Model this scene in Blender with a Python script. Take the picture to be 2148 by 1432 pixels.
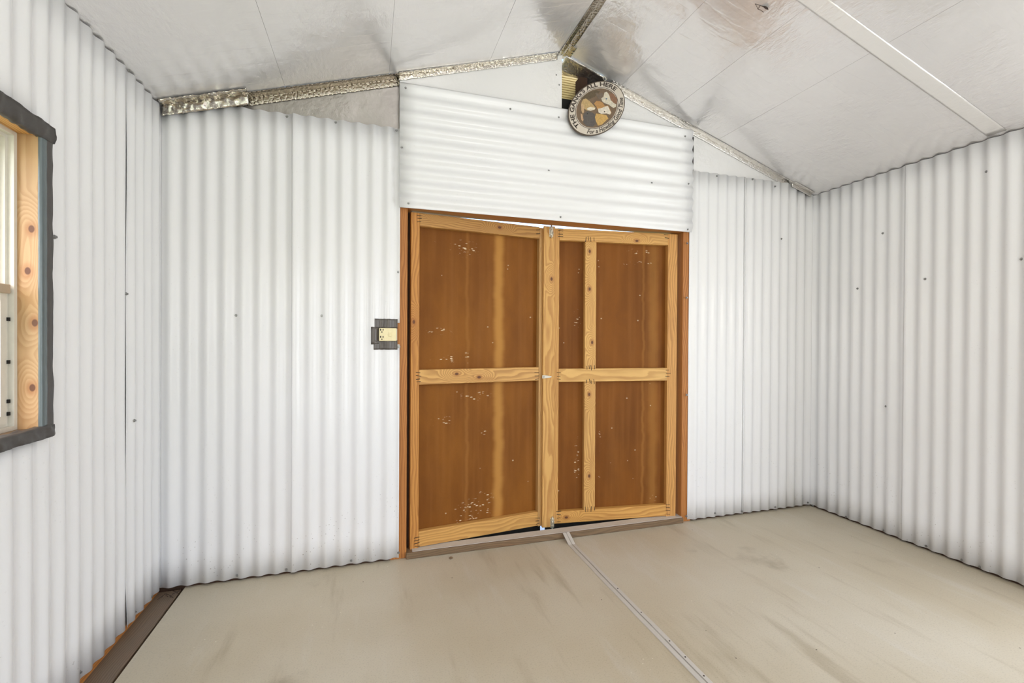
import bpy, bmesh, math, random
from mathutils import Vector, Matrix, Euler, noise as mnoise
random.seed(7)
for _o in list(bpy.data.objects): bpy.data.objects.remove(_o)
S = bpy.context.scene
COL = S.collection
pi = math.pi
# ------------------------------------------------------------------ camera
D = 2.5                       # distance to the gable wall with the doors
WL, WR = -0.921, 2.982        # side walls
HL, HR = 2.229, 2.195         # eaves
RX, RZ = 1.061, 2.829         # ridge
BACK = -2.7
FPX, YAW, PIT, ROL, CH = 967.73, math.radians(17.0575), math.radians(-0.3392), math.radians(0.3074), 1.1717
_r = Vector((math.cos(YAW), -math.sin(YAW), 0))
_f = Vector((math.sin(YAW)*math.cos(PIT), math.cos(YAW)*math.cos(PIT), math.sin(PIT)))
_u = _r.cross(_f)
_r2 = _r*math.cos(ROL) + _u*math.sin(ROL)
_u2 = -_r*math.sin(ROL) + _u*math.cos(ROL)
CAM = Vector((0, 0, CH))
cd = bpy.data.cameras.new('camera'); cam = bpy.data.objects.new('camera', cd); COL.objects.link(cam)
cd.sensor_fit = 'HORIZONTAL'; cd.sensor_width = 36; cd.lens = FPX/2148*36
cd.clip_start = 0.05; cd.clip_end = 300
m = Matrix.Identity(3); m.col[0] = _r2; m.col[1] = _u2; m.col[2] = -_f
cam.matrix_world = Matrix.Translation(CAM) @ m.to_4x4()
S.camera = cam
# ------------------------------------------------------------------ world, lights, exposure
S.view_settings.view_transform = 'Standard'; S.view_settings.look = 'None'
S.view_settings.gamma = 1.0; S.view_settings.use_curve_mapping = False
S.view_settings.exposure = -0.3
W = bpy.data.worlds.new('sky'); S.world = W; W.use_nodes = True
wn = W.node_tree.nodes; wl = W.node_tree.links
sky = wn.new('ShaderNodeTexSky'); sky.sky_type = 'NISHITA'; sky.sun_disc = False
sky.sun_elevation = math.radians(52); sky.sun_rotation = math.radians(200); sky.air_density = 1.0; sky.dust_density = 3.0
wl.new(sky.outputs[0], wn['Background'].inputs[0]); wn['Background'].inputs[1].default_value = 0.85

def area(name, loc, tgt, sx, sy, power, col):
    l = bpy.data.lights.new(name, 'AREA'); l.shape = 'RECTANGLE'; l.size = sx; l.size_y = sy
    l.energy = power; l.color = col
    o = bpy.data.objects.new(name, l); COL.objects.link(o); o.location = loc
    o.rotation_euler = (Vector(tgt)-Vector(loc)).to_track_quat('-Z', 'Y').to_euler(); return o
area('back_doorway_daylight', (0.15, BACK-0.03, 1.15), (0.15, 2.0, 1.15), 1.7, 1.9, 21, (0.96, 0.98, 1.06))
area('side_doorway_daylight', (WR+0.03, 0.35, 1.05), (0, 0.35, 1.05), 0.9, 1.9, 40, (0.94, 0.97, 1.06))
area('side_window_daylight', (WL-0.55, 1.12, 1.40), (2.0, 1.05, 1.2), 0.85, 0.9, 15, (0.96, 0.98, 1.05))

area('bounced_flash', (1.25, -1.0, 1.5), (1.3, -0.6, 3.0), 0.9, 0.9, 48, (1.0, 0.98, 0.985))  # unseen fill lamp added behind the camera to brighten the ceiling

# ------------------------------------------------------------------ pixel -> point on a real plane (2148 x 1432)
def ray(px, py): return _f + _r2*((px-1074)/FPX) - _u2*((py-716)/FPX)
def on(px, py, n, p0):
    d = ray(px, py); n = Vector(n); return CAM + d*(((Vector(p0)-CAM).dot(n))/d.dot(n))
def F(px, py, o=0.0): return on(px, py, (0, 1, 0), (0, D+o, 0))
def L(px, py, o=0.0): return on(px, py, (1, 0, 0), (WL+o, 0, 0))
def R(px, py, o=0.0): return on(px, py, (1, 0, 0), (WR-o, 0, 0))
def G(px, py, z=0.0): return on(px, py, (0, 0, 1), (0, 0, z))
NL = Vector((-(RZ-HL)/(RX-WL), 0, 1)).normalized(); NR = Vector(((RZ-HR)/(WR-RX), 0, 1)).normalized()
def CL(px, py): return on(px, py, NL, (RX, 0, RZ))
def CR(px, py): return on(px, py, NR, (RX, 0, RZ))
def ceil_z(x): return RZ-(RX-x)*(RZ-HL)/(RX-WL) if x < RX else RZ-(x-RX)*(RZ-HR)/(WR-RX)

# ------------------------------------------------------------------ node helpers
def srgb(r, g, b, a=1):
    f = lambda c: (c/255)/12.92 if c/255 <= .04045 else ((c/255+.055)/1.055)**2.4
    return (f(r), f(g), f(b), a)
class NT:
    def __init__(s, name):
        s.m = bpy.data.materials.new(name); s.m.use_nodes = True; s.t = s.m.node_tree
        s.b = s.t.nodes['Principled BSDF']
    def n(s, typ, **kw):
        nd = s.t.nodes.new(typ)
        for k, v in kw.items(): setattr(nd, k, v)
        return nd
    def put(s, sock, v):
        if isinstance(v, bpy.types.NodeSocket): s.t.links.new(v, sock)
        elif v is not None: sock.default_value = v
    def math(s, op, a, b=None, c=None, clamp=False):
        nd = s.n('ShaderNodeMath', operation=op); nd.use_clamp = clamp
        for i, v in enumerate((a, b, c)):
            if v is not None: s.put(nd.inputs[i], v)
        return nd.outputs[0]
    def coord(s, which='Object'): return s.n('ShaderNodeTexCoord').outputs[which]
    def pos(s): return s.n('ShaderNodeNewGeometry').outputs['Position']
    def rnd(s): return s.n('ShaderNodeObjectInfo').outputs['Random']
    def mapv(s, v, scale=(1, 1, 1), loc=(0, 0, 0)):
        nd = s.n('ShaderNodeMapping'); s.put(nd.inputs[0], v); nd.inputs['Scale'].default_value = scale
        s.put(nd.inputs['Location'], loc); return nd.outputs[0]
    def sep(s, v):
        nd = s.n('ShaderNodeSeparateXYZ'); s.put(nd.inputs[0], v); return nd.outputs
    def comb(s, x, y, z):
        nd = s.n('ShaderNodeCombineXYZ')
        for i, v in enumerate((x, y, z)): s.put(nd.inputs[i], v)
        return nd.outputs[0]
    def noise(s, v, scale=5, detail=3, rough=.5, w=None):
        nd = s.n('ShaderNodeTexNoise'); nd.inputs['Scale'].default_value = scale
        nd.inputs['Detail'].default_value = detail; nd.inputs['Roughness'].default_value = rough
        s.put(nd.inputs['Vector'], v); return nd.outputs['Fac']
    def voro(s, v, scale=5, feature='F1'):
        nd = s.n('ShaderNodeTexVoronoi', feature=feature); nd.inputs['Scale'].default_value = scale
        s.put(nd.inputs['Vector'], v); return nd.outputs
    def step(s, v, a, b, lo=0., hi=1.):
        nd = s.n('ShaderNodeMapRange', interpolation_type='SMOOTHSTEP'); s.put(nd.inputs[0], v)
        nd.inputs[1].default_value = a; nd.inputs[2].default_value = b; nd.inputs[3].default_value = lo; nd.inputs[4].default_value = hi
        return nd.outputs[0]
    def ramp(s, v, pts):
        nd = s.n('ShaderNodeValToRGB'); e = nd.color_ramp.elements
        while len(e) < len(pts): e.new(.5)
        for k, (p, c) in zip(e, pts): k.position = p; k.color = c
        s.put(nd.inputs[0], v); return nd.outputs[0]
    def mix(s, f, a, b, mode='MIX'):
        nd = s.n('ShaderNodeMix', data_type='RGBA', blend_type=mode)
        s.put(nd.inputs[0], f); s.put(nd.inputs[6], a); s.put(nd.inputs[7], b); return nd.outputs[2]
    def bump(s, h, strength=.2, dist=.01):
        nd = s.n('ShaderNodeBump'); nd.inputs['Strength'].default_value = strength; nd.inputs['Distance'].default_value = dist
        s.put(nd.inputs['Height'], h); s.t.links.new(nd.outputs[0], s.b.inputs['Normal'])
    def set(s, **kw):
        for k, v in kw.items(): s.put(s.b.inputs[k.replace('_', ' ')], v)
        return s.m

def plain(name, col, rough=.5, metal=0., bump=0., bscale=60, var=.06):
    t = NT(name); c = t.coord(); nz = t.noise(c, bscale, 4)
    base = t.mix(nz, tuple(x*(1-var) for x in col[:3])+(1,), tuple(min(1, x*(1+var)) for x in col[:3])+(1,))
    t.set(Base_Color=base, Roughness=rough, Metallic=metal)
    if bump: t.bump(nz, bump, .004)
    return t.m

def mat_sheet():
    t = NT('white_pvc_sheet'); p = t.pos(); z = t.sep(p)[2]
    var = t.noise(p, 2.2, 3); base = t.mix(var, srgb(231, 231, 232), srgb(238, 238, 239))
    d = t.voro(p, 55)[0]; msk = t.noise(p, 5, 2)
    low = t.step(z, .55, .05)
    sp = t.math('MULTIPLY', t.step(d, .16, .09), t.math('MULTIPLY', t.step(msk, .5, .66), t.math('MULTIPLY_ADD', low, .55, .10)))
    base = t.mix(sp, base, srgb(128, 118, 100))
    base = t.mix(t.math('MULTIPLY', t.step(t.noise(t.mapv(p, (1, 1, .3)), 4.1, 5, .6), .45, .95), t.math('MULTIPLY', low, .35)), base, srgb(190, 184, 170))
    t.set(Base_Color=base, Roughness=.27, Metallic=0.)
    t.b.inputs['Specular IOR Level'].default_value = .5
    t.bump(t.noise(t.mapv(p, (6, 6, .6)), 9, 2), .05, .004)
    return t.m
def mat_laminate(name, c0, c1, metal, rough, bs=.12, ):
    t = NT(name); p = t.pos(); a = t.noise(p, 1.6, 3)
    base = t.mix(a, c0, c1)
    fine = t.noise(t.mapv(p, (1, .45, 1)), 38, 4, .6); blist = t.noise(p, 9, 3)
    fold = t.step(t.noise(t.mapv(p, (.5, 3.2, .5)), 5, 2), .46, .50)
    patch = t.step(t.noise(p, 2.4, 2), .45, .62)
    h = t.math('ADD', t.math('MULTIPLY', t.math('MULTIPLY', fine, patch), 1.1), t.math('MULTIPLY', blist, .7))
    h = t.math('MULTIPLY_ADD', fold, .05, h)
    t.set(Base_Color=base, Metallic=metal, Roughness=rough); t.bump(h, bs, .02); return t.m
def mat_foil(name='crinkled_foil_tape', c=(205, 200, 190), rough=.2, st=.5):
    t = NT(name); p = t.pos()
    v = t.voro(p, 45, 'DISTANCE_TO_EDGE')[0]; nz = t.noise(p, 90, 3, .6)
    h = t.math('ADD', t.step(v, 0, .25), nz)
    t.set(Base_Color=srgb(*c), Metallic=1., Roughness=rough); t.bump(h, st, .004); return t.m
def mat_floor():
    t = NT('painted_plywood_floor'); p = t.pos(); s = t.sep(p)
    big = t.noise(p, 1.1, 4, .55); str_ = t.noise(t.mapv(p, (5, .7, 1)), 1.6, 4, .6); grit = t.noise(p, 170, 2, .7)
    stain = t.noise(t.mapv(p, (1, 1, 1), (3.1, 7.7, 0)), 2.0, 5, .6)
    base = t.mix(t.step(big, .3, .7), srgb(187, 175, 150), srgb(199, 190, 170))
    base = t.mix(t.math('MULTIPLY', t.step(str_, .54, .72), .45), base, srgb(148, 133, 106))
    base = t.mix(t.math('MULTIPLY', t.step(stain, .60, .75), .5), base, srgb(128, 114, 90))
    base = t.mix(t.math('MULTIPLY', t.step(str_, .44, .28), .4), base, srgb(204, 198, 186))
    base = t.mix(t.math('MULTIPLY', t.step(grit, .5, .75), .28), base, srgb(116, 106, 88))
    d = t.voro(p, 22)[0]; mk = t.noise(p, 3.3, 2)
    base = t.mix(t.math('MULTIPLY', t.step(d, .065, .045), t.step(mk, .52, .6)), base, srgb(215, 208, 190))
    d2 = t.voro(t.mapv(p, (1, 1, 1), (5, 2, 1)), 13)[0]; mk2 = t.noise(t.mapv(p, (1, 1, 1), (9, 4, 0)), 2.3, 2)
    base = t.mix(t.math('MULTIPLY', t.step(d2, .045, .03), t.step(mk2, .5, .58)), base, srgb(70, 58, 42))
    t.set(Base_Color=base, Roughness=t.step(big, .3, .7, .40, .52)); t.bump(t.math('MULTIPLY_ADD', grit, .4, str_), .10, .004); return t.m
PINE = 0
def mat_pine(knots=(), light=(212, 162, 92), dark=(160, 100, 42), freq=95., tint=0., weather=0.):
    """knots: (along, across) from the board's centre, metres. Board-local X runs with the grain."""
    global PINE; PINE += 1
    t = NT('pine_board'); c = t.coord(); o = t.sep(c); rnd = t.rnd()
    off = t.comb(t.math('MULTIPLY', rnd, 37.), t.math('MULTIPLY', rnd, 11.), 0.)
    q = t.mapv(c, (1.7, 7, 7), off)
    n1 = t.noise(q, 1., 2, .5); n2 = t.noise(t.mapv(c, (6, 40, 40), off), 1., 3, .6)
    fld = t.math('MULTIPLY_ADD', o[2], freq, t.math('MULTIPLY', o[1], 120.))
    fld = t.math('MULTIPLY_ADD', n1, 9., fld); fld = t.math('MULTIPLY_ADD', n2, .8, fld)
    core = 0.; halo = 0.
    for kx, kz in knots:
        dx = t.math('MULTIPLY', t.math('SUBTRACT', o[0], kx), .45); dz = t.math('SUBTRACT', o[2], kz)
        dd = t.math('SQRT', t.math('ADD', t.math('MULTIPLY', dx, dx), t.math('MULTIPLY', dz, dz)))
        w = t.step(dd, .055, .0); fld = t.math('MULTIPLY_ADD', w, 7., fld)
        dk = t.math('SQRT', t.math('ADD', t.math('MULTIPLY', t.math('MULTIPLY', dx, dx), 2.2), t.math('MULTIPLY', dz, dz)))
        core = t.math('MAXIMUM', core, t.step(dk, .0085, .0055)); halo = t.math('MAXIMUM', halo, t.step(dk, .022, .008))
    ring = t.math('FRACT', fld); ring = t.math('MULTIPLY', t.step(ring, .15, .8), t.step(ring, 1., .9))
    L_, D_ = srgb(*[q*.955 for q in light]), srgb(*[q*.93 for q in dark])
    base = t.mix(t.math('MULTIPLY', ring, .55), L_, D_)
    base = t.mix(t.math('MULTIPLY', t.step(t.noise(t.mapv(c, (2, 5, 14), off), 1.3, 3), .5, .8), .35), base, srgb(150, 92, 36))
    if knots:
        base = t.mix(t.math('MULTIPLY', halo, .45), base, srgb(150, 86, 34)); base = t.mix(t.math('MULTIPLY', core, .9), base, srgb(86, 44, 20))
    if tint: base = t.mix(tint, base, srgb(150, 82, 24))
    if weather: base = t.mix(weather, base, srgb(120, 108, 90))
    t.set(Base_Color=base, Roughness=.55); t.bump(t.math('ADD', ring, n2), .10, .002); return t.m
def mat_hardboard(stripes, flecks, shift, c0=(120, 70, 16), c1=(142, 88, 26)):
    """stripes: (x, half width, strength); flecks: (x, z, rx, rz) clusters of chipped pale paint, panel-local metres"""
    t = NT('brown_hardboard'); c = t.coord(); o = t.sep(c)
    big = t.noise(t.mapv(c, (3, 1, 1.2), (shift, 0, 0)), 1.6, 4, .55); fine = t.noise(c, 160, 3, .7); str_ = t.noise(t.mapv(c, (26, 1, 1.2), (shift, 0, 0)), 1., 3)
    base = t.mix(t.step(big, .3, .72), srgb(*c0), srgb(*c1))
    base = t.mix(t.math('MULTIPLY', t.step(str_, .4, .75), .35), base, srgb(150, 98, 44))
    base = t.mix(t.math('MULTIPLY', fine, .22), base, srgb(84, 46, 14))
    wob = t.math('MULTIPLY', t.math('SUBTRACT', t.noise(t.mapv(c, (0.1, 1, 3)), 2.2, 4), .5), .05)
    for x, w, st in stripes:
        d = t.math('ABSOLUTE', t.math('SUBTRACT', t.math('ADD', o[0], wob), x))
        base = t.mix(t.math('MULTIPLY', t.step(d, w, w*.1), st), base, srgb(200, 146, 74))
    sp = t.voro(t.mapv(c, (42, 1, 110)), 1.)[0]; gate = t.noise(t.mapv(c, (14, 1, 60), (shift*3, 0, 0)), 1., 2, .6)
    sp = t.math('MULTIPLY', t.step(sp, .40, .22), t.step(gate, .50, .58))
    acc = 0.
    for x, z, rx, rz in flecks:
        dx = t.math('DIVIDE', t.math('SUBTRACT', o[0], x), rx); dz = t.math('DIVIDE', t.math('SUBTRACT', o[2], z), rz)
        dd = t.math('ADD', t.math('MULTIPLY', dx, dx), t.math('MULTIPLY', dz, dz)); acc = t.math('MAXIMUM', acc, t.step(dd, 1.2, .4))
    stray = t.math('MULTIPLY', t.step(t.voro(t.mapv(c, (9, 1, 12), (shift, 0, 0)), 1.)[0], .06, .04), .5)
    base = t.mix(t.math('MAXIMUM', t.math('MULTIPLY', sp, acc), stray), base, srgb(226, 205, 168))
    t.set(Base_Color=base, Roughness=.62); t.b.inputs['Specular IOR Level'].default_value = .22; t.bump(fine, .08, .001); return t.m

M = {}
M['sheet'] = mat_sheet()
M['ceil'] = mat_laminate('white_foil_faced_board', srgb(228, 226, 226), srgb(237, 235, 235), .5, .22, .25)
M['gable'] = mat_laminate('white_foil_faced_gable_board', srgb(228, 227, 226), srgb(234, 233, 232), .12, .32, .3)
M['gable_tan'] = mat_laminate('bare_foil_gable_board', srgb(158, 153, 148), srgb(176, 171, 165), .55, .33, .2)
M['foil'] = mat_foil(st=.25); M['foil_smooth'] = mat_foil('bunched_foil', (200, 194, 184), .2, .12); M['foil_white'] = mat_foil('white_foil_tape', (226, 223, 218), .34, .25); M['foil_dull'] = mat_foil('dull_foil_tape', (176, 168, 156), .26, .28)
M['tape_white'] = mat_laminate('white_seam_tape', srgb(234, 232, 230), srgb(240, 238, 236), .4, .26, .2)
M['floor'] = mat_floor()
M['dark'] = plain('dark_stud_cavity', srgb(62, 40, 24), .85)
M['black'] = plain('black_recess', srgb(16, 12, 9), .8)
M['steel'] = plain('galvanised_screw', srgb(150, 150, 148), .4, .8)
M['zinc'] = plain('zinc_hardware', srgb(214, 208, 190), .3, .75, .05)
M['duct'] = plain('grey_duct_tape', srgb(90, 84, 79), .34, .15, .25, 30)
M['ducts'] = plain('sheen_duct_tape', srgb(100, 110, 112), .24, .1, .15, 30)
M['ductd'] = plain('charcoal_duct_tape', srgb(70, 66, 63), .42, .1, .25, 30)
M['cream'] = plain('cream_plastic', srgb(236, 222, 176), .4)
M['vinyl'] = plain('aged_white_vinyl', srgb(214, 210, 198), .4, 0, .05)
M['plate'] = mat_pine((), (128, 108, 88), (84, 66, 50), 40., 0, .15)
M['weather'] = mat_pine((), (132, 104, 72), (84, 64, 42), 60., 0, .2)
M['strip'] = plain('grey_white_strip', srgb(196, 190, 180), .45, 0, .1)
M['stripd'] = plain('grey_strip_groove', srgb(168, 162, 152), .5)
M['mark'] = plain('black_staple_mark', srgb(40, 28, 18), .7)
M['jamb'] = mat_pine((), (206, 140, 70), (140, 78, 30), 70., .25)
M['bark'] = plain('dry_brown_leaf', srgb(48, 32, 22), .7)
M['grass'] = plain('lawn_grass', srgb(150, 170, 110), .9, 0, .4, 9, .3)
g = NT('window_glass'); g.set(Base_Color=(1, 1, 1, 1), Roughness=.0, IOR=1.02); g.b.inputs['Transmission Weight'].default_value = 1.0
gl = g.n('ShaderNodeBsdfTransparent'); gg = g.n('ShaderNodeBsdfGlossy'); gg.inputs['Roughness'].default_value = .02
mx = g.n('ShaderNodeMixShader'); mx.inputs[0].default_value = .06
g.t.links.new(gl.outputs[0], mx.inputs[1]); g.t.links.new(gg.outputs[0], mx.inputs[2])
g.t.links.new(mx.outputs[0], g.t.nodes['Material Output'].inputs[0]); M['glass'] = g.m

# ------------------------------------------------------------------ mesh helpers
def link(name, me, mat, parent=None, kind=None):
    o = bpy.data.objects.new(name, me); COL.objects.link(o)
    if mat is not None and not me.materials: me.materials.append(mat)
    if parent is not None: o.parent = parent
    if kind: o['kind'] = kind
    return o
def from_bm(name, bm, mat, parent=None, kind=None, smooth=False):
    bmesh.ops.recalc_face_normals(bm, faces=bm.faces[:])
    me = bpy.data.meshes.new(name); bm.to_mesh(me); bm.free()
    if smooth:
        for p in me.polygons: p.use_smooth = True
    return link(name, me, mat, parent, kind)
def add_box(bm, a, b):
    a, b = Vector(a), Vector(b); c = (a+b)/2; s = b-a
    r = bmesh.ops.create_cube(bm, size=1)
    for v in r['verts']: v.co = Vector((v.co.x*s.x, v.co.y*s.y, v.co.z*s.z)) + c
    return r['verts']
def box(name, a, b, mat, parent=None, kind=None, bevel=.0, grain=None):
    """box with its origin in its middle; grain 'z' turns the object so local X runs up"""
    a, b = Vector(a), Vector(b); c = (a+b)/2; s = Vector((abs(b.x-a.x), abs(b.y-a.y), abs(b.z-a.z)))
    rot = None
    if grain == 'z': rot = Euler((0, -pi/2, 0)); s = Vector((s.z, s.y, s.x))
    if grain == 'y': rot = Euler((0, 0, pi/2)); s = Vector((s.y, s.x, s.z))
    bm = bmesh.new(); add_box(bm, -s/2, s/2)
    if bevel: bmesh.ops.bevel(bm, geom=bm.edges[:], offset=bevel, segments=1, affect='EDGES')
    o = from_bm(name, bm, mat, parent, kind); o.location = c
    if rot: o.rotation_euler = rot
    return o
def boxes(name, lst, mat, parent=None, kind=None):
    bm = bmesh.new()
    for a, b in lst: add_box(bm, a, b)
    return from_bm(name, bm, mat, parent, kind)
def empty(name, loc=(0, 0, 0), rz=0., label=None, cat=None, kind=None, group=None):
    o = bpy.data.objects.new(name, None); COL.objects.link(o); o.location = loc; o.rotation_euler = (0, 0, rz)
    o.empty_display_size = .05
    tag(o, label, cat, kind, group); return o
def tag(o, label=None, cat=None, kind=None, group=None):
    if label: o['label'] = label
    if cat: o['category'] = cat
    if kind: o['kind'] = kind
    if group: o['group'] = group
    return o
def tube(bm, pts, r, n=6):
    rings = []
    for i, p in enumerate(pts):
        p = Vector(p); a = Vector(pts[max(0, i-1)]); b = Vector(pts[min(len(pts)-1, i+1)])
        t = (b-a).normalized(); s = t.orthogonal().normalized(); q = t.cross(s)
        rr = r[i] if isinstance(r, (list, tuple)) else r
        rings.append([bm.verts.new(p+(s*math.cos(2*pi*k/n)+q*math.sin(2*pi*k/n))*rr) for k in range(n)])
    for A, B in zip(rings, rings[1:]):
        for k in range(n): bm.faces.new((A[k], A[(k+1) % n], B[(k+1) % n], B[k]))
    bm.faces.new(rings[0][::-1]); bm.faces.new(rings[-1])
def prism(bm, pts2, origin, ex, ey, n, t):
    """extrude a polygon given in (ex, ey) from origin by t along n"""
    A = [bm.verts.new(origin+ex*x+ey*y) for x, y in pts2]; B = [bm.verts.new(v.co+n*t) for v in A]
    bm.faces.new(A[::-1]); bm.faces.new(B); k = len(A)
    for i in range(k): bm.faces.new((A[i], A[(i+1) % k], B[(i+1) % k], B[i]))

def screw_mesh():
    bm = bmesh.new()
    bmesh.ops.create_cone(bm, cap_ends=True, segments=10, radius1=.0075, radius2=.0065, depth=.002, matrix=Matrix.Translation((0, 0, .001)))
    bmesh.ops.create_cone(bm, cap_ends=True, segments=6, radius1=.0045, radius2=.004, depth=.005, matrix=Matrix.Translation((0, 0, .0045)))
    me = bpy.data.meshes.new('screw'); bm.to_mesh(me); bm.free(); me.materials.append(M['steel']); return me
SCREW = screw_mesh()
def screw(p, n, parent, s=.8):
    s *= 1.2
    o = bpy.data.objects.new('screw', SCREW); COL.objects.link(o); o.parent = parent
    o.location = p; o.rotation_euler = Vector(n).to_track_quat('Z', 'Y').to_euler(); o.scale = (s, s, s); return o

# ------------------------------------------------------------------ corrugated sheets
AMP, PITCH, TH = .0072, .0745, .0016
class Sheet:
    """u runs across the corrugations, v along them, n out of the wall into the room"""
    def __init__(s, base, u, v, n, crest, lift=0., amp=AMP, warp=.0015, seed=0):
        s.base, s.u, s.v, s.n = Vector(base), Vector(u), Vector(v), Vector(n)
        s.crest, s.lift, s.amp, s.warp, s.seed = crest, lift, amp, warp, seed; s.edge = None
    def h(s, U, V):
        w = s.amp*math.cos(2*pi*(U-s.crest)/PITCH) + s.lift
        w += s.warp*mnoise.noise(Vector((U*2.3, V*1.7, s.seed*7.3)))*1.6
        if s.edge: w += s.edge(U, V)
        return w
    def pt(s, U, V, off=0.): return s.base + s.u*U + s.v*V + s.n*(s.h(U, V)+off)
    def build(s, name, parent, U0, U1, v0, v1, mat=None, nv=14, skip=None, per=12, cuts=()):
        nu = max(6, int((U1-U0)/PITCH*per)); us = [U0+(U1-U0)*i/nu for i in range(nu+1)]
        us = sorted(set(us + [c for c in cuts if U0 < c < U1]))
        f0 = v0 if callable(v0) else (lambda U: v0); f1 = v1 if callable(v1) else (lambda U: v1)
        fr = [j/nv for j in range(nv+1)]
        bm = bmesh.new(); g_ = []
        ext = getattr(s, 'rows', None)
        for U in us:
            a, b = f0(U), f1(U); vs = [a+(b-a)*q for q in fr]
            if ext:
                vs = sorted(vs + list(ext))
            g_.append([(bm.verts.new(s.pt(U, V)), V) for V in vs])
        for i in range(len(us)-1):
            for j in range(len(g_[i])-1):
                Uc = (us[i]+us[i+1])/2; Vc = (g_[i][j][1]+g_[i][j+1][1])/2
                if skip and skip(Uc, Vc): continue
                bm.faces.new((g_[i][j][0], g_[i+1][j][0], g_[i+1][j+1][0], g_[i][j+1][0]))
        bm.verts.ensure_lookup_table()
        for v in [v for v in bm.verts if not v.link_faces]: bm.verts.remove(v)
        bm.normal_update(); bm.faces.ensure_lookup_table()
        if bm.faces[0].normal.dot(s.n) < 0: bmesh.ops.reverse_faces(bm, faces=bm.faces[:])
        me = bpy.data.meshes.new(name); bm.to_mesh(me); bm.free()
        for p in me.polygons: p.use_smooth = True
        o = link(name, me, mat or M['sheet'], parent)
        md = o.modifiers.new('thickness', 'SOLIDIFY'); md.thickness = TH; md.offset = -1
        s.obj = o; return o
    def screw(s, U, V, sc=.8): return screw(s.pt(U, V, .0), s.n, s.obj, sc)

# ================================================================== FLOOR
floor = boxes('floor', [((WL-.15, BACK-.1, -.14), (WR+.15, D+.02, -.06))], M['dark'], None, 'structure')
PL = -.838
box('floor_panel', (PL+.012, BACK, -.055), (1.098, D+.06, 0), M['floor'], floor)
box('floor_panel', (1.101, BACK, -.055), (WR+.03, D+.06, 0), M['floor'], floor)
# flat batten covering the joint of the two floor sheets, its far end kicked up on to the door sill
bm = bmesh.new(); prof = [(-.0215, .0), (-.0205, .0028), (-.003, .0038), (-.0015, .0016), (.0015, .0016), (.003, .0042), (.020, .0042), (.0215, .0)]
rows = []
for i in range(61):
    y = BACK+.02 + (D-.012-BACK-.02)*i/60
    up = max(0., (y-(D-.045))/.033); z0 = .034*up*up*(3-2*up) if up < 1 else .034
    wx = .0018*mnoise.noise(Vector((y*2.3, 0, 3))) + .0006*math.sin(y*21)
    sp = 1+.08*mnoise.noise(Vector((y*4, 5, 1)))
    rows.append([bm.verts.new((1.1005+wx+a*sp, y, z0+b)) for a, b in prof])
for A, B in zip(rows, rows[1:]):
    for k in range(len(prof)-1): bm.faces.new((A[k], A[k+1], B[k+1], B[k]))
seam = from_bm('seam_strip', bm, M['strip'], floor)
seam.data.materials.append(M['stripd'])
for p in seam.data.polygons:
    x = p.center.x-1.1005
    if -.0035 < x < .003: p.material_index = 1
for q in [(1295, 1236), (1345, 1286), (1405, 1346), (1437, 1380), (1479, 1419)]:
    P = G(*q); bm = bmesh.new(); bmesh.ops.create_cone(bm, cap_ends=True, segments=8, radius1=.003, radius2=.003, depth=.001)
    o = from_bm('nail_head', bm, M['mark'], seam); o.location = (1.112, P.y, .0045)
# exposed bottom plate below the left wall sheets
plate = box('bottom_plate', (WL-.03, BACK, -.055), (PL, D, -.004), M['plate'], floor, None, .002, 'y')

# ================================================================== SHELL
def wall_box(name, lst): return boxes(name, lst, M['dark'], None, 'structure')
bz = -.14
WY0, WY1, WZ0, WZ1 = .93, L(82, 600, .010).y+.018, L(76, 900, .010).z-.012, L(82, 284, .010).z+.018         # left window opening
wall_left = wall_box('wall_left', [((WL-.10, BACK, bz), (WL-.012, WY0, HL)), ((WL-.10, WY1, bz), (WL-.012, D+.10, HL)),
    ((WL-.10, WY0, bz), (WL-.012, WY1, WZ0)), ((WL-.10, WY0, WZ1), (WL-.012, WY1, HL))])
DY0, DY1 = -.15, .85
wall_right = wall_box('wall_right', [((WR+.012, BACK, bz), (WR+.10, DY0, HR)), ((WR+.012, DY1, bz), (WR+.10, D+.10, HR)), ((WR+.012, DY0, 2.03), (WR+.10, DY1, HR))])
BX0, BX1 = -.75, 1.05
wall_back = wall_box('wall_back', [((WL-.1, BACK-.10, bz), (BX0, BACK-.012, 2.2)), ((BX1, BACK-.10, bz), (WR+.1, BACK-.012, 2.2)), ((BX0, BACK-.10, 2.12), (BX1, BACK-.012, 2.2))])
bm = bmesh.new()
prism(bm, [(WL-.1, 2.2), (WR+.1, 2.2), (WR+.1, HR), (RX, RZ), (WL-.1, HL)], Vector((0, BACK-.10, 0)), Vector((1, 0, 0)), Vector((0, 0, 1)), Vector((0, 1, 0)), .088)
from_bm('gable_panel', bm, M['gable'], wall_back)
JL, JR, HB = .187, 1.914, 1.859                        # door opening
wall_front = wall_box('wall_front', [((WL-.1, D+.012, bz), (.10, D+.10, 2.20)), ((1.99, D+.012, bz), (WR+.1, D+.10, 2.18)),
    ((.20, D+.012, 1.95), (1.99, D+.10, 2.48)), ((.10, D+.045, 1.95), (.20, D+.10, 2.48))])
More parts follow.
